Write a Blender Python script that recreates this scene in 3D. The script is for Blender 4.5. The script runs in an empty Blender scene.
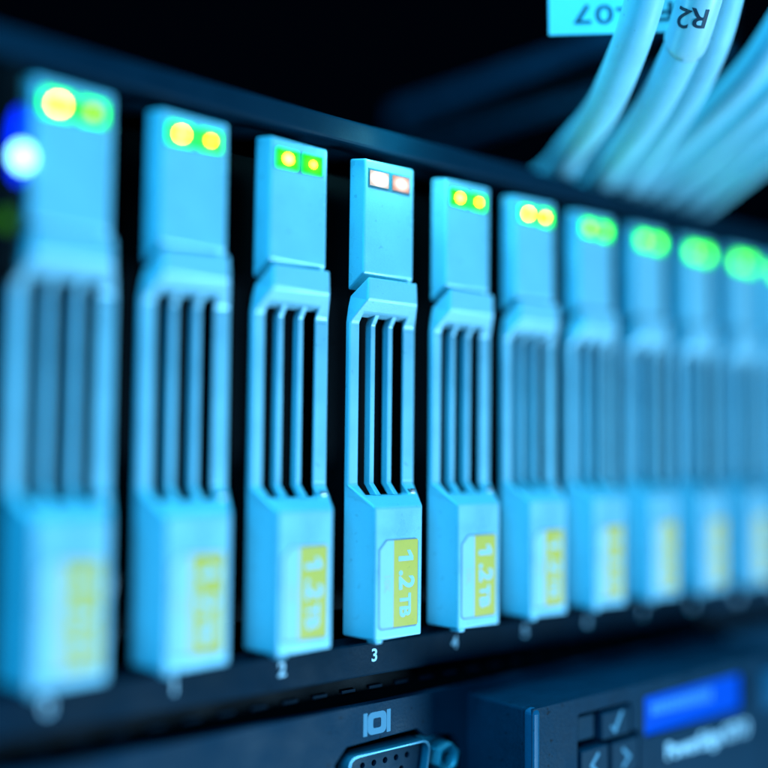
import bpy, bmesh, math, random
from mathutils import Vector, Matrix

random.seed(7)
S = 0.001                                   # everything below is written in millimetres
sc = bpy.context.scene
COL = sc.collection

# ------------------------------------------------------------------ camera
CAM = Vector((-52.32, -124.18, -10.03))
YAW, PIT, ROL, FPX = 0.70234, 0.06240, 0.01063, 1026.4
fw = Vector((math.sin(YAW) * math.cos(PIT), math.cos(YAW) * math.cos(PIT), math.sin(PIT)))
r0 = Vector((math.cos(YAW), -math.sin(YAW), 0)); u0 = r0.cross(fw)
rt = r0 * math.cos(ROL) + u0 * math.sin(ROL)
up = -r0 * math.sin(ROL) + u0 * math.cos(ROL)
cd = bpy.data.cameras.new('camera'); cam = bpy.data.objects.new('camera', cd); COL.objects.link(cam)
cam.matrix_world = Matrix(((rt.x, up.x, -fw.x, CAM.x * S), (rt.y, up.y, -fw.y, CAM.y * S),
                           (rt.z, up.z, -fw.z, CAM.z * S), (0, 0, 0, 1)))
cd.sensor_width = 36; cd.lens = 36 * FPX / 768
cd.clip_start = 0.002; cd.clip_end = 20
cd.dof.use_dof = True
cd.dof.focus_distance = 0.1605
cd.dof.aperture_fstop = cd.lens / 16.0      # aperture opening of 16 mm
cd.dof.aperture_blades = 0
sc.camera = cam

def pt(px, py, depth):                      # photo pixel + distance along the view axis -> mm
    return CAM + (fw + rt * ((px - 384) / FPX) - up * ((py - 384) / FPX)) * depth

# ------------------------------------------------------------------ world, lamps, exposure
w = bpy.data.worlds.new('World'); sc.world = w; w.use_nodes = True
w.node_tree.nodes['Background'].inputs[0].default_value = (0.02, 0.15, 0.5, 1)
w.node_tree.nodes['Background'].inputs[1].default_value = 0.004

def area(name, loc, target, size, power, col):
    d = bpy.data.lights.new(name, 'AREA'); d.shape = 'RECTANGLE'
    d.size, d.size_y = size[0] * S, size[1] * S
    d.energy = power; d.color = col
    o = bpy.data.objects.new(name, d); COL.objects.link(o)
    o.location = Vector(loc) * S
    o.rotation_euler = (Vector(target) - Vector(loc)).to_track_quat('-Z', 'Y').to_euler()
    return o
area('front_lamp', (580, -720, -470), (80, 0, 0), (300, 320), 21.5, (0.26, 0.60, 0.95))
area('side_lamp', (-440, -330, 230), (80, 0, 10), (260, 300), 4.2, (0.0, 0.385, 0.88))
area('cable_fill', (-60, -60, 330), (150, 40, 70), (160, 160), 2.6, (0.06, 0.57, 0.98))  # added fill out of view, brightens the cables

sc.view_settings.view_transform = 'Standard'; sc.view_settings.look = 'None'
sc.view_settings.exposure = 0; sc.view_settings.gamma = 1
sc.view_settings.use_curve_mapping = False
sc.render.engine = 'CYCLES'
sc.cycles.use_denoising = True
sc.cycles.max_bounces = 6
sc.cycles.sample_clamp_indirect = 4

# ------------------------------------------------------------------ materials
def mat(name, base, rough=0.5, metal=0.0, grain=0.0, gscale=2500, spec=0.5, bump=0.0, coat=0.0):
    m = bpy.data.materials.new(name); m.use_nodes = True
    nt = m.node_tree; b = nt.nodes['Principled BSDF']
    b.inputs['Base Color'].default_value = (*base, 1)
    b.inputs['Roughness'].default_value = rough
    b.inputs['Metallic'].default_value = metal
    b.inputs['Specular IOR Level'].default_value = spec
    b.inputs['Coat Weight'].default_value = coat
    tc = nt.nodes.new('ShaderNodeTexCoord')
    if grain:
        n = nt.nodes.new('ShaderNodeTexNoise'); n.inputs['Scale'].default_value = gscale
        n.inputs['Detail'].default_value = 3
        n2 = nt.nodes.new('ShaderNodeTexNoise'); n2.inputs['Scale'].default_value = 160
        n2.inputs['Detail'].default_value = 6
        nt.links.new(tc.outputs['Object'], n.inputs['Vector']); nt.links.new(tc.outputs['Object'], n2.inputs['Vector'])
        mm = nt.nodes.new('ShaderNodeMath'); mm.operation = 'ADD'
        nt.links.new(n.outputs['Fac'], mm.inputs[0]); nt.links.new(n2.outputs['Fac'], mm.inputs[1])
        mr = nt.nodes.new('ShaderNodeMapRange'); mr.inputs['From Min'].default_value = 0.6; mr.inputs['From Max'].default_value = 1.4
        mr.inputs['To Min'].default_value = 1 - grain; mr.inputs['To Max'].default_value = 1 + grain
        nt.links.new(mm.outputs[0], mr.inputs[0])
        mx = nt.nodes.new('ShaderNodeMix'); mx.data_type = 'RGBA'; mx.blend_type = 'MULTIPLY'
        mx.inputs['Factor'].default_value = 1; mx.inputs['A'].default_value = (*base, 1)
        n3 = nt.nodes.new('ShaderNodeTexNoise'); n3.inputs['Scale'].default_value = 900; n3.inputs['Detail'].default_value = 4
        nt.links.new(tc.outputs['Object'], n3.inputs['Vector'])
        sp = nt.nodes.new('ShaderNodeMapRange'); sp.inputs['From Min'].default_value = 0.66; sp.inputs['From Max'].default_value = 0.72
        sp.inputs['To Min'].default_value = 1.0; sp.inputs['To Max'].default_value = 1 - 3 * grain
        nt.links.new(n3.outputs['Fac'], sp.inputs[0])
        ml = nt.nodes.new('ShaderNodeMath'); ml.operation = 'MULTIPLY'
        nt.links.new(mr.outputs[0], ml.inputs[0]); nt.links.new(sp.outputs[0], ml.inputs[1])
        nt.links.new(ml.outputs[0], mx.inputs['B']); nt.links.new(mx.outputs['Result'], b.inputs['Base Color'])
        rr = nt.nodes.new('ShaderNodeMapRange'); rr.inputs['From Min'].default_value = 0.3; rr.inputs['From Max'].default_value = 0.7
        rr.inputs['To Min'].default_value = max(0.02, rough - 0.1); rr.inputs['To Max'].default_value = min(1, rough + 0.12)
        nt.links.new(n2.outputs['Fac'], rr.inputs[0]); nt.links.new(rr.outputs[0], b.inputs['Roughness'])
        if bump:
            bp = nt.nodes.new('ShaderNodeBump'); bp.inputs['Strength'].default_value = bump; bp.inputs['Distance'].default_value = 0.00006
            nt.links.new(n.outputs['Fac'], bp.inputs['Height']); nt.links.new(bp.outputs[0], b.inputs['Normal'])
    return m

def glow(name, col, k, base=(0.0, 0.0, 0.0)):
    m = mat(name, base, 0.3, spec=0.1)
    b = m.node_tree.nodes['Principled BSDF']
    b.inputs['Emission Color'].default_value = (*col, 1); b.inputs['Emission Strength'].default_value = k
    return m

def pipe(name, mid, km, edge, ke):                     # light pipe: bright over its diode, dimmer to its ends
    m = glow(name, edge, 1.0); t_ = m.node_tree; bs = t_.nodes['Principled BSDF']
    g = t_.nodes.new('ShaderNodeTexCoord'); d = t_.nodes.new('ShaderNodeVectorMath'); d.operation = 'DISTANCE'
    sep = t_.nodes.new('ShaderNodeSeparateXYZ'); cmb = t_.nodes.new('ShaderNodeCombineXYZ')
    t_.links.new(g.outputs['Generated'], sep.inputs[0]); t_.links.new(sep.outputs['X'], cmb.inputs['X']); t_.links.new(sep.outputs['Z'], cmb.inputs['Y'])
    t_.links.new(cmb.outputs[0], d.inputs[0]); d.inputs[1].default_value = (0.5, 0.5, 0)
    r = t_.nodes.new('ShaderNodeMapRange'); r.interpolation_type = 'SMOOTHSTEP'
    r.inputs['From Min'].default_value = 0.1; r.inputs['From Max'].default_value = 0.62
    t_.links.new(d.outputs['Value'], r.inputs[0])
    x = t_.nodes.new('ShaderNodeMix'); x.data_type = 'RGBA'
    x.inputs['A'].default_value = (*[c * km for c in mid], 1); x.inputs['B'].default_value = (*[c * ke for c in edge], 1)
    t_.links.new(r.outputs[0], x.inputs['Factor']); t_.links.new(x.outputs['Result'], bs.inputs['Emission Color'])
    return m

SILVER = mat('silver_paint', (0.30, 0.58, 0.64), 0.36, 0.15, 0.07, 4500, bump=0.3)
SILVER2 = mat('silver_paint_button', (0.27, 0.56, 0.62), 0.34, 0.15, 0.07, 4500, bump=0.3)
BLACK = mat('black_plastic', (0.003, 0.0035, 0.004), 0.6, 0, 0.2, 2500, spec=0.05, bump=0.3)
CASE = mat('charcoal_plastic', (0.001, 0.027, 0.048), 0.45, 0, 0.25, 2200, spec=0.05, bump=0.6)
LIP = mat('dark_steel_paint', (0.0006, 0.015, 0.027), 0.5, 0, 0.15, 2200, spec=0.05, bump=0.3)
KEY = mat('rubber_key', (0.001, 0.028, 0.048), 0.45, 0, 0.15, 2200, spec=0.06, bump=0.3)
STEEL = mat('nickel_plate', (0.62, 0.63, 0.64), 0.25, 1.0, 0.06, 1500)
STICKER = mat('sticker_white', (0.46, 0.66, 0.71), 0.45, 0, 0.03, 1500)
SHELL = mat('port_shell', (0.10, 0.30, 0.38), 0.4, 0.4, 0.06, 1500)
SCREW = mat('screw_zinc', (0.30, 0.55, 0.62), 0.35, 0.5, 0.06, 1500)
STICKLINE = mat('sticker_edge', (0.20, 0.24, 0.27), 0.5)
LIT_EDGE_COVER = mat('lit_edge_and_cover', (0.004, 0.085, 0.15), 0.3, 0, 0.1, 2200, spec=0.15)  # paler case blue; on the panel edge it paints the lit rounding
YELLOW = mat('sticker_yellow', (0.98, 0.53, 0.03), 0.5, 0, 0.04, 1500)
FAINT = mat('faint_print', (0.62, 0.58, 0.36), 0.5)
PRINT = mat('white_print', (0.70, 0.84, 0.87), 0.6)
LETTER = mat('sticker_lettering', (0.50, 0.66, 0.70), 0.5)
PRINT2 = mat('grey_print', (0.05, 0.22, 0.30), 0.6)
INK = mat('black_ink', (0.010, 0.035, 0.06), 0.6)
CABLE = mat('cable_jacket', (0.34, 0.68, 0.74), 0.5, 0, 0.06, 500, bump=0.2)
TAG = mat('tag_film', (0.48, 0.74, 0.77), 0.35, 0, 0.02, 900)
RAIL = mat('rail_steel', (0.01, 0.045, 0.08), 0.4, 0.6, 0.15, 300)
LEDFRAME = mat('smoked_window', (0.04, 0.18, 0.20), 0.25, spec=0.2)
LED_GREEN = pipe('led_green', (0.02, 1.0, 0.004), 10.0, (0.006, 1.0, 0.004), 4.0)
LED_HOT = glow('led_amber_core', (1.0, 0.78, 0.02), 36.0)
LED_HOT2 = glow('led_amber_core_dim', (0.95, 0.80, 0.014), 22.0)
LED_DIM = glow('led_green_core', (0.26, 1.0, 0.06), 9)
LED_WHITE = pipe('led_white_lens', (1.0, 0.95, 0.90), 3.0, (0.8, 0.72, 0.66), 1.0)
LED_PINK = pipe('led_pink_lens', (1.0, 0.85, 0.8), 1.8, (0.85, 0.45, 0.34), 0.9)
LED_WHITE_HOT = glow('led_white_core', (1.0, 0.92, 0.85), 6.0)
LED_BLUE_HALO = glow('led_blue_halo', (0.0, 0.02, 1.0), 3.0)  # lens colour, also stands for the halo round the blue light
LED_BLUE_HOT = glow('led_blue_core', (0.25, 0.85, 1.0), 7.0)
LED_OLIVE = glow('led_dim_green', (0.05, 0.35, 0.0), 0.6)

# LCD: backlit blue with one paler line of characters
LCD = mat('lcd_screen', (0.002, 0.004, 0.02), 0.25, spec=0.05)
nt = LCD.node_tree; b = nt.nodes['Principled BSDF']
tc = nt.nodes.new('ShaderNodeTexCoord'); sx = nt.nodes.new('ShaderNodeSeparateXYZ')
nt.links.new(tc.outputs['Object'], sx.inputs[0])
def mth(op, a, bb):
    n = nt.nodes.new('ShaderNodeMath'); n.operation = op
    for i, v in enumerate((a, bb)):
        if isinstance(v, (int, float)): n.inputs[i].default_value = v
        else: nt.links.new(v, n.inputs[i])
    return n.outputs[0]
rowm = mth('LESS_THAN', mth('ABSOLUTE', mth('SUBTRACT', sx.outputs['Z'], 0.0006), 0.0), 0.0011)
colm = mth('LESS_THAN', mth('ABSOLUTE', mth('ADD', sx.outputs['X'], 0.003), 0.0), 0.010)
cell = mth('GREATER_THAN', mth('FRACT', mth('MULTIPLY', sx.outputs['X'], 620.0), 0.0), 0.35)
ch = mth('MULTIPLY', mth('MULTIPLY', rowm, colm), cell)
mx = nt.nodes.new('ShaderNodeMix'); mx.data_type = 'RGBA'
mx.inputs['A'].default_value = (0.0, 0.10, 1.0, 1); mx.inputs['B'].default_value = (0.05, 0.42, 1.0, 1)
nt.links.new(ch, mx.inputs['Factor']); nt.links.new(mx.outputs['Result'], b.inputs['Emission Color'])
b.inputs['Emission Strength'].default_value = 0.95

# ------------------------------------------------------------------ mesh helpers
def finish(bm, name, m, parent=None, loc=None, bevel=0, seg=2, smooth=False):
    bmesh.ops.recalc_face_normals(bm, faces=bm.faces)
    for v in bm.verts: v.co *= S
    me = bpy.data.meshes.new(name); bm.to_mesh(me); bm.free()
    me.materials.append(m)
    o = bpy.data.objects.new(name, me); COL.objects.link(o)
    if parent: o.parent = parent
    if loc is not None: o.location = Vector(loc) * S
    if bevel:
        md = o.modifiers.new('bevel', 'BEVEL'); md.width = bevel * S; md.segments = seg
        md.limit_method = 'ANGLE'; md.angle_limit = math.radians(25); md.harden_normals = False
    if smooth:
        for p in me.polygons: p.use_smooth = True
    return o

def box(bm, x0, x1, y0, y1, z0, z1):
    v = [bm.verts.new((x, y, z)) for x in (x0, x1) for y in (y0, y1) for z in (z0, z1)]
    for f in ((0, 1, 3, 2), (4, 6, 7, 5), (0, 4, 5, 1), (2, 3, 7, 6), (0, 2, 6, 4), (1, 5, 7, 3)):
        bm.faces.new([v[i] for i in f])

def boxobj(name, m, parent, x0, x1, y0, y1, z0, z1, bevel=0, seg=2):
    bm = bmesh.new(); cx, cy, cz = (x0 + x1) / 2, (y0 + y1) / 2, (z0 + z1) / 2
    box(bm, x0 - cx, x1 - cx, y0 - cy, y1 - cy, z0 - cz, z1 - cz)
    return finish(bm, name, m, parent, (cx, cy, cz), bevel, seg)

def rect(x0, x1, z0, z1, r=0.0, n=4, cut_tl=0.0):
    if r <= 0: return [(x0, z0), (x1, z0), (x1, z1), (x0, z1)]
    pts = []
    for cx, cz, a in ((x1 - r, z0 + r, -90), (x1 - r, z1 - r, 0), (x0 + r, z1 - r, 90), (x0 + r, z0 + r, 180)):
        if a == 90 and cut_tl:
            pts += [(x0 + cut_tl, z1), (x0, z1 - cut_tl)]; continue
        for i in range(n + 1):
            t = math.radians(a + 90 * i / n); pts.append((cx + r * math.cos(t), cz + r * math.sin(t)))
    return pts

def circle(cx, cz, r, n=24, ph=0):
    return [(cx + r * math.cos(2 * math.pi * i / n + ph), cz + r * math.sin(2 * math.pi * i / n + ph)) for i in range(n)]

def plate(name, m, parent, outer, holes, y0, y1, bevel=0, loc=None):     # an outline with holes, y0 is the front
    bm = bmesh.new(); edges = []
    for loop in [outer] + list(holes):
        vs = [bm.verts.new((x, y0, z)) for x, z in loop]
        edges += [bm.edges.new((vs[i], vs[(i + 1) % len(vs)])) for i in range(len(vs))]
    bmesh.ops.triangle_fill(bm, use_beauty=True, use_dissolve=True, edges=edges)
    fs = list(bm.faces)
    ex = bmesh.ops.extrude_face_region(bm, geom=fs)
    for g in ex['geom']:
        if isinstance(g, bmesh.types.BMVert): g.co.y = y1
    return finish(bm, name, m, parent, loc, bevel)

def prism_x(name, m, parent, prof, x0, x1, bevel=0):                     # (y, z) profile along x
    bm = bmesh.new()
    a = [bm.verts.new((x0, y, z)) for y, z in prof]; c = [bm.verts.new((x1, y, z)) for y, z in prof]
    bm.faces.new(a); bm.faces.new(c[::-1]); n = len(prof)
    for i in range(n): bm.faces.new((a[i], a[(i + 1) % n], c[(i + 1) % n], c[i]))
    return finish(bm, name, m, parent, None, bevel)

def text_mesh(name, s, size, weight=0.0, extrude=0.03, spacing=1.0):     # lettering lying in x/z, facing -y, centred
    cu = bpy.data.curves.new('t', 'FONT'); cu.body = s; cu.size = size; cu.offset = weight
    cu.align_x = 'CENTER'; cu.align_y = 'CENTER'; cu.extrude = extrude; cu.space_character = spacing; cu.resolution_u = 4
    to = bpy.data.objects.new('t', cu); COL.objects.link(to)
    bpy.context.view_layer.update()
    me = bpy.data.meshes.new_from_object(to.evaluated_get(bpy.context.evaluated_depsgraph_get()))
    bpy.data.objects.remove(to); bpy.data.curves.remove(cu)
    me.name = name
    me.transform(Matrix.Rotation(math.radians(90), 4, 'X')); me.transform(Matrix.Scale(S, 4))
    return me

def mesh_obj(name, me, m, parent, loc, rot=None):
    if not me.materials: me.materials.append(m)
    o = bpy.data.objects.new(name, me); COL.objects.link(o)
    if parent: o.parent = parent
    o.location = Vector(loc) * S
    if rot: o.rotation_euler = rot
    return o

def tube(name, m, pts, rad, parent=None, n=16, caps=True, sub=8):
    P = [Vector(p) for p in pts]; path = []
    for i in range(len(P) - 1):
        a = P[max(i - 1, 0)]; bq = P[i]; c = P[i + 1]; d = P[min(i + 2, len(P) - 1)]
        for k in range(sub):
            t = k / sub
            path.append(0.5 * ((2 * bq) + (c - a) * t + (2 * a - 5 * bq + 4 * c - d) * t * t + (3 * bq - a - 3 * c + d) * t ** 3))
    path.append(P[-1])
    bm = bmesh.new(); rings = []; nrm = None
    for i, p in enumerate(path):
        t = (path[min(i + 1, len(path) - 1)] - path[max(i - 1, 0)]).normalized()
        if nrm is None: nrm = t.orthogonal().normalized()
        nrm = (nrm - t * nrm.dot(t)).normalized(); bi = t.cross(nrm)
        rings.append([bm.verts.new(p + (nrm * math.cos(2 * math.pi * k / n) + bi * math.sin(2 * math.pi * k / n)) * rad) for k in range(n)])
    for a, c in zip(rings, rings[1:]):
        for k in range(n): bm.faces.new((a[k], a[(k + 1) % n], c[(k + 1) % n], c[k]))
    if caps: bm.faces.new(rings[0][::-1]); bm.faces.new(rings[-1])
    return finish(bm, name, m, parent, None, smooth=True)

def tag(o, label=None, cat=None, group=None, kind=None):
    for k, v in (('label', label), ('category', cat), ('group', group), ('kind', kind)):
        if v: o[k] = v
    return o

def empty(name, loc):
    o = bpy.data.objects.new(name, None); COL.objects.link(o); o.location = Vector(loc) * S
    o.empty_display_size = 0.005
    return o

# ------------------------------------------------------------------ the rack around
XL, XR = -30, 232
rl = empty('rack_rail', (125, 40, 77))
tag(rl, 'dark steel rack rail running back into the dark above the servers', 'rail')
boxobj('upper_bar', RAIL, rl, -5, 0, -60, 38, -2.6, 2.6, 0.6)
boxobj('web', BLACK, rl, -1.5, -0.3, -60, 36, -9.0, -2.65)
boxobj('lower_bar', RAIL, rl, -4, 0, -60, 30, -11.0, -9.05, 0.4)

# ------------------------------------------------------------------ upper server: chassis that holds the drives
ch_ = empty('server_chassis', (0, 0, -45.5))
tag(ch_, 'dark upper server chassis holding the row of silver drive carriers', 'server')
H0 = 45.5
def up_(name, m, x0, x1, y0, y1, z0, z1, bevel=0): return boxobj(name, m, ch_, x0, x1, y0, y1, z0 + H0, z1 + H0, bevel)
up_('top_lip', LIP, XL, XR, 0.4, 5.0, 37.6, 41.5, 0.5)
up_('top_cover', LIP, XL, XR, 5.05, 380, 40.3, 41.4)
bl = up_('bottom_lip', LIP, XL, XR, 0.9, 6.0, -45.5, -40.2, 0.4)
up_('bottom_cover', BLACK, XL, XR, 6.05, 380, -45.4, -44.3)
up_('side_wall', BLACK, -13.0, -9.4, 0.6, 380, -40.1, 37.5)
up_('back_wall', BLACK, -9.35, XR, 90, 92, -44.2, 40.2)
for k in range(11):
    me = text_mesh('number', str(k), 2.75, 0.06)
    o = mesh_obj('number', me, PRINT, ch_, (17.5 * k - 0.35, 0.87, -42.45 + H0))
    del o
# indicator strip left of the first drive
ist = empty('status_indicator', (-8.0, 0.6, 12.0))
tag(ist, 'narrow black status strip with a glowing blue light left of the first drive', 'indicator light')
boxobj('housing', BLACK, ist, -1.3, 1.5, -2.2, 4, -2.0, 24.0, 0.3)
bm = bmesh.new(); bmesh.ops.create_uvsphere(bm, u_segments=20, v_segments=12, radius=1.15)
for v in bm.verts: v.co.y *= 0.5; v.co.z *= 4.0
ol = finish(bm, 'blue_halo_lens', LED_BLUE_HALO, ist, (0.9, -2.1, 14.2), smooth=True)  # lens stretched tall so its emission stands for the halo on the strip
bm = bmesh.new(); bmesh.ops.create_uvsphere(bm, u_segments=20, v_segments=12, radius=1.25)
for v in bm.verts: v.co.y *= 0.5; v.co.z *= 1.2
finish(bm, 'lit_core', LED_BLUE_HOT, ol, (0.35, -0.45, -1.4), smooth=True)
bm = bmesh.new(); bmesh.ops.create_uvsphere(bm, u_segments=16, v_segments=10, radius=0.8)
for v in bm.verts: v.co.y *= 0.5; v.co.z *= 1.6
finish(bm, 'green_lens', LED_OLIVE, ist, (-0.2, -2.1, 4.9), smooth=True)

# ------------------------------------------------------------------ one drive carrier
def lerp(a, c, t): return a + (c - a) * t

def handle_mesh():
    # z, front depth, front half width, back half width, back z
    st = [(-39.0, -4.32, 4.75, 6.85, -38.6), (-19.0, -4.28, 4.85, 6.9, -19.0), (-15.7, 0.0, 6.8, 6.92, -15.7),
          (9.5, 0.0, 6.8, 6.92, 9.5), (13.0, -2.45, 5.15, 6.6, 11.8), (16.55, -2.35, 5.1, 6.1, 13.7)]
    def at(z):
        for a, c in zip(st, st[1:]):
            if a[0] <= z <= c[0]:
                t = (z - a[0]) / (c[0] - a[0]); return tuple(lerp(p, q, t) for p, q in zip(a, c))
    ob, ot = -17.35, 11.0
    rows = sorted(st + [at(ob), at(ot)], key=lambda r: r[0])
    bm = bmesh.new(); F = []; B = []
    for z, y, hf, hb, zb in rows:
        xl = -min(4.75, hf - 0.55); xr = min(4.1, hf - 0.75)
        F.append([bm.verts.new((x, y, z)) for x in (-hf, xl, xr, hf)])
        B.append([bm.verts.new((x, 1.0, zb)) for x in (-hb, xl, min(xr + 0.8, hb - 0.4), hb)])
    n = len(rows)
    for i in range(n - 1):
        hole = ob - 1e-6 <= rows[i][0] and rows[i + 1][0] <= ot + 1e-6
        for c in range(3):
            if hole and c == 1: continue
            bm.faces.new((F[i][c], F[i][c + 1], F[i + 1][c + 1], F[i + 1][c]))
            bm.faces.new((B[i][c], B[i + 1][c], B[i + 1][c + 1], B[i][c + 1]))
        bm.faces.new((F[i][0], F[i + 1][0], B[i + 1][0], B[i][0]))
        bm.faces.new((F[i][3], B[i][3], B[i + 1][3], F[i + 1][3]))
        if hole:
            bm.faces.new((F[i][1], B[i][1], B[i + 1][1], F[i + 1][1]))
            bm.faces.new((F[i][2], F[i + 1][2], B[i + 1][2], B[i][2]))
    for i, (z, *_r) in enumerate(rows):
        if abs(z - ob) < 1e-6 or abs(z - ot) < 1e-6:
            bm.faces.new((F[i][1], F[i][2], B[i][2], B[i][1]))
    for i in (0, n - 1):
        for c in range(3): bm.faces.new((F[i][c], B[i][c], B[i][c + 1], F[i][c + 1]))
    return bm

def loft(bm, a, c):
    A = [bm.verts.new(p) for p in a]; C = [bm.verts.new(p) for p in c]
    bm.faces.new(A); bm.faces.new(C[::-1])
    for i in range(len(A)): bm.faces.new((A[i], A[(i + 1) % len(A)], C[(i + 1) % len(A)], C[i]))

def make_carrier():
    t = empty('drive_carrier', (0, 0, 0))
    boxobj('drive_body', BLACK, t, -6.0, 6.0, 8.0, 85, -36, 34.5)
    finish(handle_mesh(), 'handle', SILVER, t, None, 0.32, 3)
    boxobj('hinge_foot', SILVER, t, -4.7, -3.2, -4.42, -2.2, -39.5, -38.7, 0.3)
    bm = bmesh.new()
    loft(bm, [(-5.1, -1.25, 17.25), (5.1, -1.25, 17.25), (5.1, -1.25, 35.3), (-5.1, -1.25, 35.3)],
             [(-6.2, 1.5, 14.6), (6.2, 1.5, 14.6), (6.1, 1.5, 35.6), (-6.1, 1.5, 35.6)])
    finish(bm, 'release_button', SILVER2, t, None, 0.35, 3)
    for x in (-2.2, 1.4):
        prism_x('grille_fin', SILVER, t, [(-1.45, -17.33), (0.45, -15.5), (0.45, 9.3), (-0.65, 10.98), (1.0, 10.98), (1.85, 9.4), (1.85, -15.6), (0.3, -17.33)], x, x + 0.95, 0.14)
    boxobj('latch_bar', SILVER2, t, 4.25, 6.45, -0.14, 0.3, -15.2, 8.8, 0.1)
    boxobj('hinge_clip', STEEL, t, 4.35, 5.5, -1.9, -0.9, -17.2, -16.4, 0.2, 2)
    bm = bmesh.new()                                     # grounding spring on the right flank
    prof = [(2.2, -37), (1.2, -34), (1.8, -30), (1.1, -27), (2.2, -25)]
    a = [bm.verts.new((6.3, y, z)) for y, z in prof]; c = [bm.verts.new((8.0, y - 0.3, z)) for y, z in prof]
    for i in range(len(prof) - 1): bm.faces.new((a[i], a[i + 1], c[i + 1], c[i]))
    so = finish(bm, 'grounding_spring', STEEL, t)
    md = so.modifiers.new('thick', 'SOLIDIFY'); md.thickness = 0.00012
    # capacity sticker
    pl = plate('capacity_label', STICKLINE, t, rect(-4.15, 3.95, -37.5, -23.9, 0.7, 4, 1.5), [], -4.365, -4.2)
    pl.rotation_euler.x = math.radians(0)
    plate('label_face', STICKER, pl, rect(-3.93, 3.78, -37.25, -24.1, 0.6, 4, 1.4), [], -4.40, -4.366)
    plate('yellow_band', YELLOW, pl, rect(-1.2, 3.78, -37.25, -24.1, 0.02, 1), [], -4.42, -4.401)
    me = text_mesh('capacity_lettering', '.2', 4.2, 0.12); me2 = text_mesh('capacity_lettering', 'TB', 3.0, 0.10)
    rz = (0, math.radians(90), 0)
    mesh_obj('capacity_lettering', me, LETTER, pl, (1.3, -4.425, -30.2), rz)
    one = plate('capacity_lettering', LETTER, pl, [(-0.1, -1.5), (0.62, -1.5), (0.62, 1.5), (0.0, 1.5), (-1.0, 0.85), (-1.0, 0.2), (-0.1, 0.7)], [], -0.03, 0.02, 0, (1.3, -4.425, -26.7))
    one.rotation_euler = rz
    mesh_obj('capacity_lettering', me2, LETTER, pl, (1.1, -4.425, -34.1), rz)
    mesh_obj('speed_lettering', text_mesh('speed_lettering', '10K', 1.7, 0.03), FAINT, pl, (-2.5, -4.39, -30.5), rz)
    # activity lights
    boxobj('light_window', LEDFRAME, t, -4.55, 4.3, -1.32, -1.1, 30.75, 33.95, 0.1)
    for x, wd, dm in ((-2.35, 1.9, LED_HOT), (2.2, 1.75, LED_HOT2)):
        ld = boxobj('activity_light', LED_GREEN, t, x - wd, x + wd, -1.6, -1.33, 30.95, 33.75, 0.9, 5)
        bm = bmesh.new(); bmesh.ops.create_uvsphere(bm, u_segments=16, v_segments=10, radius=0.68 if x < 0 else 0.5)
        for v in bm.verts: v.co.y *= 0.3; v.co.x *= 1.15
        finish(bm, 'lit_core', dm, ld, (0.05, -0.16, 0), smooth=True)
    return t

def copy_tree(o, parent=None):
    c = o.copy(); COL.objects.link(c); c.parent = parent
    for k in list(o.children): copy_tree(k, c)
    return c

labels = ['large blurred silver drive carrier at far left, beside the glowing blue light',
          'blurred silver drive carrier, second from the left, above the printed 1',
          'slightly blurred silver drive carrier just left of the sharp one, above the printed 2',
          'sharply focused silver drive carrier with white lights, above the legible printed 3',
          'silver drive carrier just right of the sharp one, its 1.2TB label still readable',
          'blurred silver drive carrier, second to the right of the sharp one, above the printed 5',
          'blurred silver drive carrier, third to the right of the sharp one',
          'blurred silver drive carrier, fourth to the right of the sharp one',
          'blurred silver drive carrier, third from the right edge',
          'blurred silver drive carrier, second from the right edge, wholly in view',
          'blurred drive carrier cut off by the right edge of the picture']
proto = make_carrier()
bpy.context.view_layer.update()
carriers = [proto] + [copy_tree(proto) for _ in range(10)]
for k, c in enumerate(carriers):
    c.location = Vector((17.5 * k + random.uniform(-.12, .12), random.uniform(-.25, .25) if k != 3 else 0, random.uniform(-.1, .1))) * S
    c.rotation_euler = (random.uniform(-.002, .002), random.uniform(-.003, .003), random.uniform(-.006, .006))
    tag(c, labels[k], 'drive carrier', 'drive carriers in a row')
    lights = sorted([o for o in c.children if o.name.startswith('activity_light')], key=lambda o: o.location.x)
    def remat(o, m):
        o.data = o.data.copy(); o.data.materials.clear(); o.data.materials.append(m)
    if k == 3:
        for o in lights:
            remat(o, LED_WHITE if o == lights[0] else LED_PINK); o.scale.z = 0.86
            for q in o.children: remat(q, LED_WHITE_HOT)
        d = bpy.data.lights.new('activity_light_glow', 'POINT'); d.energy = 0.014; d.color = (0.22, 0.85, 1.0); d.shadow_soft_size = 0.002  # added unseen light above the LEDs, brightens the lip and neighbouring carriers
        lo = bpy.data.objects.new('activity_light_glow', d); COL.objects.link(lo)
        lo.parent = c; lo.location = Vector((0, -7, 40.5)) * S
    if k == 0:
        for q in lights[1].children: remat(q, LED_DIM)
    if k >= 6:
        for o in lights:
            for q in o.children: remat(q, LED_DIM)

# ------------------------------------------------------------------ lower server
ls = empty('lower_server', (0, 0, -93))
tag(ls, 'dark lower server with a video port and a control panel', 'server')
G = 93.0
vg_out = [(43.2, -66.5), (44.0, -57.5), (46.2, -55.3), (60.5, -54.9), (62.6, -56.6), (65.0, -56.4), (68.6, -57.2), (70.3, -59.5), (70.0, -66.5)]
fp = plate('front_panel', CASE, ls, rect(XL, XR, -93, -49.5), [vg_out, circle(27.5, -60.6, 3.4, 28)], 0.0, 1.6, 0.25, (0, 0, G))
boxobj('case', BLACK, ls, XL, XR, 3.5, 380, -93 + G, -49.6 + G)
# grounding tabs in the slit between the servers
for i in range(46):
    x = -24 + i * 5.5
    boxobj('grounding_tab', LIP, ls, x, x + 2.6, 3.0, 3.3, -48.1 + G, -47.65 + G)
boxobj('slit_panel', BLACK, ls, XL, XR, 3.45, 6, -49.55 + G, -45.7 + G)
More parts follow.
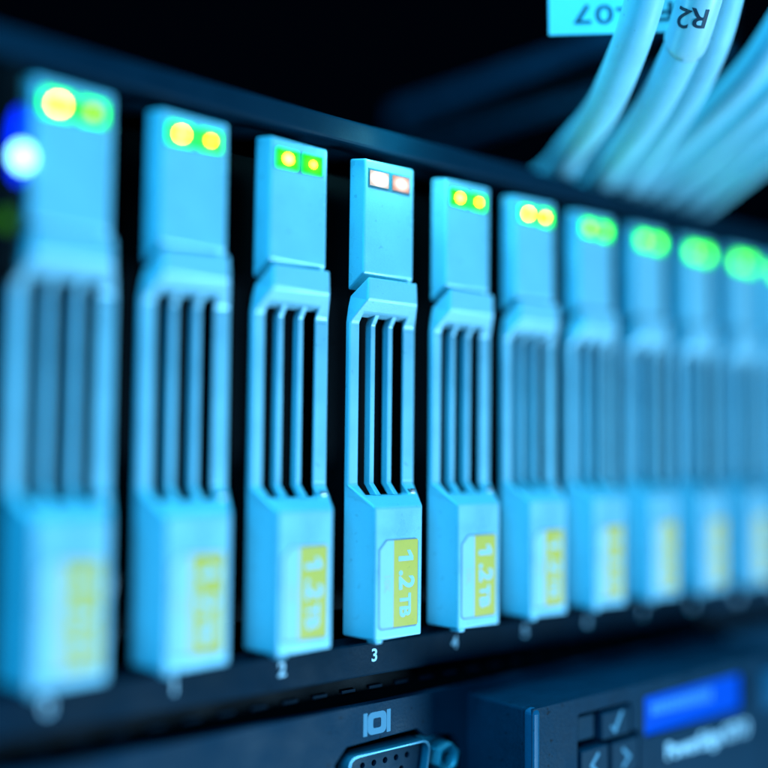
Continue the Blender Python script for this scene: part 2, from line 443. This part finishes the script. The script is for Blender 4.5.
# round push button
pb = finish((lambda bm: (bmesh.ops.create_cone(bm, cap_ends=True, segments=28, radius1=3.0, radius2=3.0, depth=2.4), bmesh.ops.rotate(bm, verts=bm.verts, cent=(0, 0, 0), matrix=Matrix.Rotation(math.radians(90), 3, 'X')), bm)[-1])(bmesh.new()),
            'push_button', KEY, ls, (27.5, 1.9, -60.6 + G), 0.3)
# screen symbol above the video port
ic = plate('screen_symbol', PRINT2, ls, rect(-1.9, 1.9, -1.7, 1.7, 0.9), [rect(-0.8, 0.8, -0.75, 0.75, 0.3)], -0.03, 0.02, 0, (52.1, 0, -52.55 + G))
for s in (-1, 1):
    plate('symbol_bar', PRINT2, ic, rect(s * 2.35 - 0.4, s * 2.35 + 0.4, -1.75, 1.75, 0.1), [], -0.03, 0.02)
# video port
def dshape(cx, cz, wt, wb, h, r):
    pts = []
    P = [(cx - wt / 2, cz + h / 2), (cx - wb / 2, cz - h / 2), (cx + wb / 2, cz - h / 2), (cx + wt / 2, cz + h / 2)]
    for i in range(4):
        a, p, c = Vector(P[i - 1]), Vector(P[i]), Vector(P[(i + 1) % 4])
        d1, d2 = (a - p).normalized(), (c - p).normalized()
        for k in range(6):
            t = k / 5; q0 = p + d1 * r; q1 = p + d2 * r
            q = q0 * (1 - t) ** 2 + p * 2 * t * (1 - t) + q1 * t * t; pts.append((q.x, q.y))
    return pts
vp = plate('video_port', SHELL, ls, dshape(54.6, -60.8, 17.4, 14.6, 8.2, 2.2), [dshape(54.6, -60.8, 16.6, 13.8, 7.4, 1.9)], -0.5, 3.0, 0.12, (0, 0, G))
plate('flange', STEEL, vp, rect(44.5, 69.6, -66.4, -57.0, 1.0), [], 2.6, 3.2)
hol = [circle(54.6 - 4.6 + 2.29 * i + (1.1 if j == 1 else 0), -58.9 - 1.95 * j, 0.5, 10) for j in range(3) for i in range(5) if not (j == 1 and i == 4)]
plate('pin_block', KEY, vp, dshape(54.6, -60.8, 16.3, 13.5, 7.2, 1.8), hol, 0.9, 2.5)
js = plate('jack_screw', SCREW, vp, circle(67.1, -60.6, 2.55, 6, 0.3), [circle(67.1, -60.6, 1.6, 20)], -0.6, 2.5, 0.25)
for r_, y_ in ((1.56, -0.2), (1.56, 0.4), (1.56, 1.0), (1.56, 1.6)):
    plate('thread', SCREW, js, circle(67.1, -60.6, r_, 20), [circle(67.1, -60.6, 1.15, 20)], y_, y_ + 0.25)

# control panel block
CX0, CX1, CY, CZ = 71.3, 152.0, -14.8, -50.6
cp = boxobj('control_panel', CASE, ls, CX0 + 0.12, CX1, CY + 2.0, -0.05, -92.9 + G, CZ - 0.12 + G, 0.4)
off = Vector(cp.location) / S
def rel(o):
    o.location = Vector(o.location) - cp.location; o.parent = cp; return o
key_hole = [(82.3, -70), (82.3, -53.6), (82.8, -53.1), (96.2, -53.1), (96.8, -53.7), (96.8, -58.0), (99.2, -58.4), (99.2, -70)]
rel(plate('faceplate', CASE, None, rect(CX0, CX1, -92.8, CZ, 0.6), [key_hole, rect(100.6, 133.2, -60.0, -53.0, 0.5)], CY, CY + 1.95, 0.35, (0, 0, G)))
rel(boxobj('lit_edge_strip', LIT_EDGE_COVER, None, CX0 - 0.2, CX0 + 2.0, CY - 0.25, CY + 1.9, -92.7 + G, CZ + 0.05 + G, 0.9, 4))  # lighter strip, light on the faceplate's rounded edge put into its colour
rel(boxobj('key_bed', KEY, None, 83.0, 87.6, CY + 0.7, CY + 1.98, -57.8 + G, -53.7 + G, 0.3))
for (x0, x1, z0, z1, nm) in ((88.4, 96.2, -58.3, -53.7, 'check'), (83.0, 90.2, -65.0, -58.9, 'left'), (91.0, 98.6, -65.0, -59.0, 'right')):
    ky = rel(boxobj('key', KEY, None, x0, x1, CY - 0.3, CY + 1.9, z0 + G, z1 + G, 0.4, 3))
    cxk, czk = (x0 + x1) / 2, (z0 + z1) / 2
    if nm == 'check': L = [(-1.5, -0.2), (-0.6, -1.3), (1.5, 1.8)]
    elif nm == 'left': L = [(0.9, 1.9), (-1.0, 0.2), (0.9, -1.5)]
    else: L = [(-0.9, 1.5), (1.0, -0.1), (-0.9, -1.7)]
    bm = bmesh.new(); hw = 0.33
    Ls = [Vector((x, 0, z)) for x, z in L]; left = []; right = []
    for i, p in enumerate(Ls):
        d = (Ls[min(i + 1, 2)] - Ls[max(i - 1, 0)]).normalized(); nn = Vector((-d.z, 0, d.x)) * hw * (1.5 if i == 1 else 1)
        left.append(bm.verts.new(p + nn)); right.append(bm.verts.new(p - nn))
    for i in range(2): bm.faces.new((left[i], left[i + 1], right[i + 1], right[i]))
    q = finish(bm, 'key_mark', PRINT2, None, (0, -1.115, 0))
    q.parent = ky
rel(boxobj('screen', LCD, None, 100.4, 133.4, CY + 1.2, CY + 1.9, -60.2 + G, -52.8 + G))
me = text_mesh('model_lettering', 'PowerEdge R710', 3.9, 0.10)
o = mesh_obj('model_lettering', me, PRINT, None, (120.4, CY - 0.03, -63.6 + G)); rel(o)
rel(boxobj('port_cover', LIT_EDGE_COVER, None, 139.0, 148.0, CY - 0.5, CY - 0.02, -61.0 + G, -53.5 + G, 0.3))

# ------------------------------------------------------------------ network cables and their tag
cab = [
 ('leftmost white network cable, curving down in front of the white tag', [(655, -60, 158), (648, -15, 161), (632, 40, 166), (604, 105, 182), (575, 145, 204), (545, 182, 235), (480, 225, 300)], 3.15),
 ('white network cable with the printed tag wrapped round it', [(712, -60, 158), (703, -15, 161), (688, 35, 167), (654, 105, 184), (618, 155, 208), (588, 190, 240), (520, 235, 310)], 3.15),
 ('white network cable hugging the right side of the tagged cable', [(738, -60, 163), (728, -15, 166), (711, 45, 173), (683, 102, 190), (645, 155, 215), (610, 195, 248), (545, 240, 315)], 3.0),
 ('white network cable rising to the right of a dark gap', [(820, -40, 176), (788, 15, 182), (752, 70, 192), (706, 118, 208), (660, 162, 228), (622, 202, 255), (560, 245, 320)], 3.0),
 ('white network cable in the middle of the blurred bundle at right', [(850, 0, 186), (800, 60, 194), (760, 100, 204), (715, 142, 220), (672, 180, 240), (634, 212, 265), (570, 250, 325)], 3.0),
 ('white network cable second lowest in the blurred bundle at right', [(860, 40, 196), (806, 92, 206), (765, 125, 216), (722, 160, 231), (688, 190, 250), (650, 218, 275), (590, 255, 330)], 3.0),
 ('lowest white network cable of the bundle, at the right edge', [(870, 75, 206), (812, 122, 217), (768, 153, 228), (728, 182, 243), (692, 208, 262), (662, 230, 285), (600, 262, 335)], 3.0)]
axis = None
for lb, pts, rad in cab:
    path = [pt(x, y, d if d < 166 else 166 + (d - 166) * 0.72) for x, y, d in pts]
    path.insert(0, path[0] + (path[0] - path[1]) * 3 + Vector((0, 0, 25)))
    o = tube('network_cable', CABLE, path, rad)
    tag(o, lb, 'cable', 'bundle of white network cables')

base = pt(690, 20, 166.5)
tg = empty('cable_tag', (base.x, base.y, base.z))
tag(tg, 'white cable tag with upside-down printed characters, top right', 'cable tag')
def loc(v): return Vector(v) - base
ax = (pt(703, -15, 161) - pt(688, 35, 167)).normalized()
# flag: a thin sheet that runs from the sleeve to the left, behind the first cable
nrm = (-fw + up * 0.12 - rt * 0.1).normalized(); fo = pt(620, 10, 171)
def flagpt(px, py):
    d = fw + rt * ((px - 384) / FPX) - up * ((py - 384) / FPX)
    return CAM + d * ((fo - CAM).dot(nrm) / d.dot(nrm))
q = [flagpt(548, -45), flagpt(549, 35), flagpt(690, 31), flagpt(697, -45)]; bm = bmesh.new()
if nrm.dot(fw) > 0: nrm = -nrm
A = [bm.verts.new(loc(p)) for p in q]; B = [bm.verts.new(loc(p - nrm * 0.18)) for p in q]
bm.faces.new(A); bm.faces.new(B[::-1])
for i in range(4): bm.faces.new((A[i], A[(i + 1) % 4], B[(i + 1) % 4], B[i]))
flag = finish(bm, 'flag', TAG, tg)
sl0 = pt(688, 35, 166.7); tube_pts = [pt(684.3, 43, 168.0), sl0, pt(703, -15, 161), pt(712, -60, 158)]
sv = tube('sleeve', TAG, [loc(p) for p in tube_pts], 3.55, tg, n=32, caps=False, sub=6)

def glyph(chr_, px, py, depth, size, normal, upv, parent):
    z = -normal.normalized(); xx = (-upv).cross(z) * -1
    me = text_mesh('character', chr_, size, 0.04, 0.01)
    # columns: x right, y away from the viewer, z up (upside down)
    u_ = (-upv - z * (-upv).dot(z)).normalized(); y_ = z; x_ = y_.cross(u_)
    me.transform(Matrix.Diagonal((1.4, 1, 1, 1)))
    o = mesh_obj('character', me, INK, parent, (0, 0, 0))
    p = pt(px, py, depth) - base
    o.matrix_local = Matrix(((x_.x, y_.x, u_.x, p.x * S), (x_.y, y_.y, u_.y, p.y * S), (x_.z, y_.z, u_.z, p.z * S), (0, 0, 0, 1)))
def on_flag(px, py):
    d = fw + rt * ((px - 384) / FPX) - up * ((py - 384) / FPX)
    t = (q[1] - CAM).dot(nrm) / d.dot(nrm)
    return t - 0.12
for c_, px, py in (('7', 583, 13), ('0', 604, 13), ('-', 621, 11), ('F', 666, 10)):
    glyph(c_, px, py, on_flag(px, py), 4.6, nrm, up, flag)
def on_sleeve(px, py):
    d = (fw + rt * ((px - 384) / FPX) - up * ((py - 384) / FPX))
    o_ = CAM - sl0; R = 3.62
    dp = d - ax * d.dot(ax); op = o_ - ax * o_.dot(ax)
    a_, b_, c_ = dp.dot(dp), 2 * op.dot(dp), op.dot(op) - R * R
    t = (-b_ - math.sqrt(max(0, b_ * b_ - 4 * a_ * c_))) / (2 * a_)
    return CAM + d * t
from mathutils.bvhtree import BVHTree
bm = bmesh.new(); bm.from_mesh(sv.data); bvh = BVHTree.FromBMesh(bm); bm.free()
for c_, px, py in (('2', 683, 17), ('R', 700, 18)):
    p = on_sleeve(px, py); h = (p - sl0).dot(ax); n0 = (p - sl0 - ax * h).normalized(); b0 = ax.cross(n0)
    me = text_mesh('character', c_, 4.4, 0.04, 0.0)
    bm = bmesh.new(); bm.from_mesh(me)
    bmesh.ops.triangulate(bm, faces=bm.faces); bmesh.ops.subdivide_edges(bm, edges=bm.edges, cuts=2)
    for v in bm.verts:                                 # wrap the flat letter round the sleeve, upside down
        x, z = -1.2 * v.co.x / S, -v.co.z / S
        dr = n0 * math.cos(x / 3.6) + b0 * math.sin(x / 3.6); P_ = sl0 + ax * (h + z) - base
        hit = bvh.ray_cast((P_ + dr * 9) * S, -dr)[0]
        v.co = (hit + dr * 0.07 * S) if hit else (P_ + dr * 3.7) * S
    bm.to_mesh(me); bm.free()
    mesh_obj('character', me, INK, sv, (0, 0, 0))
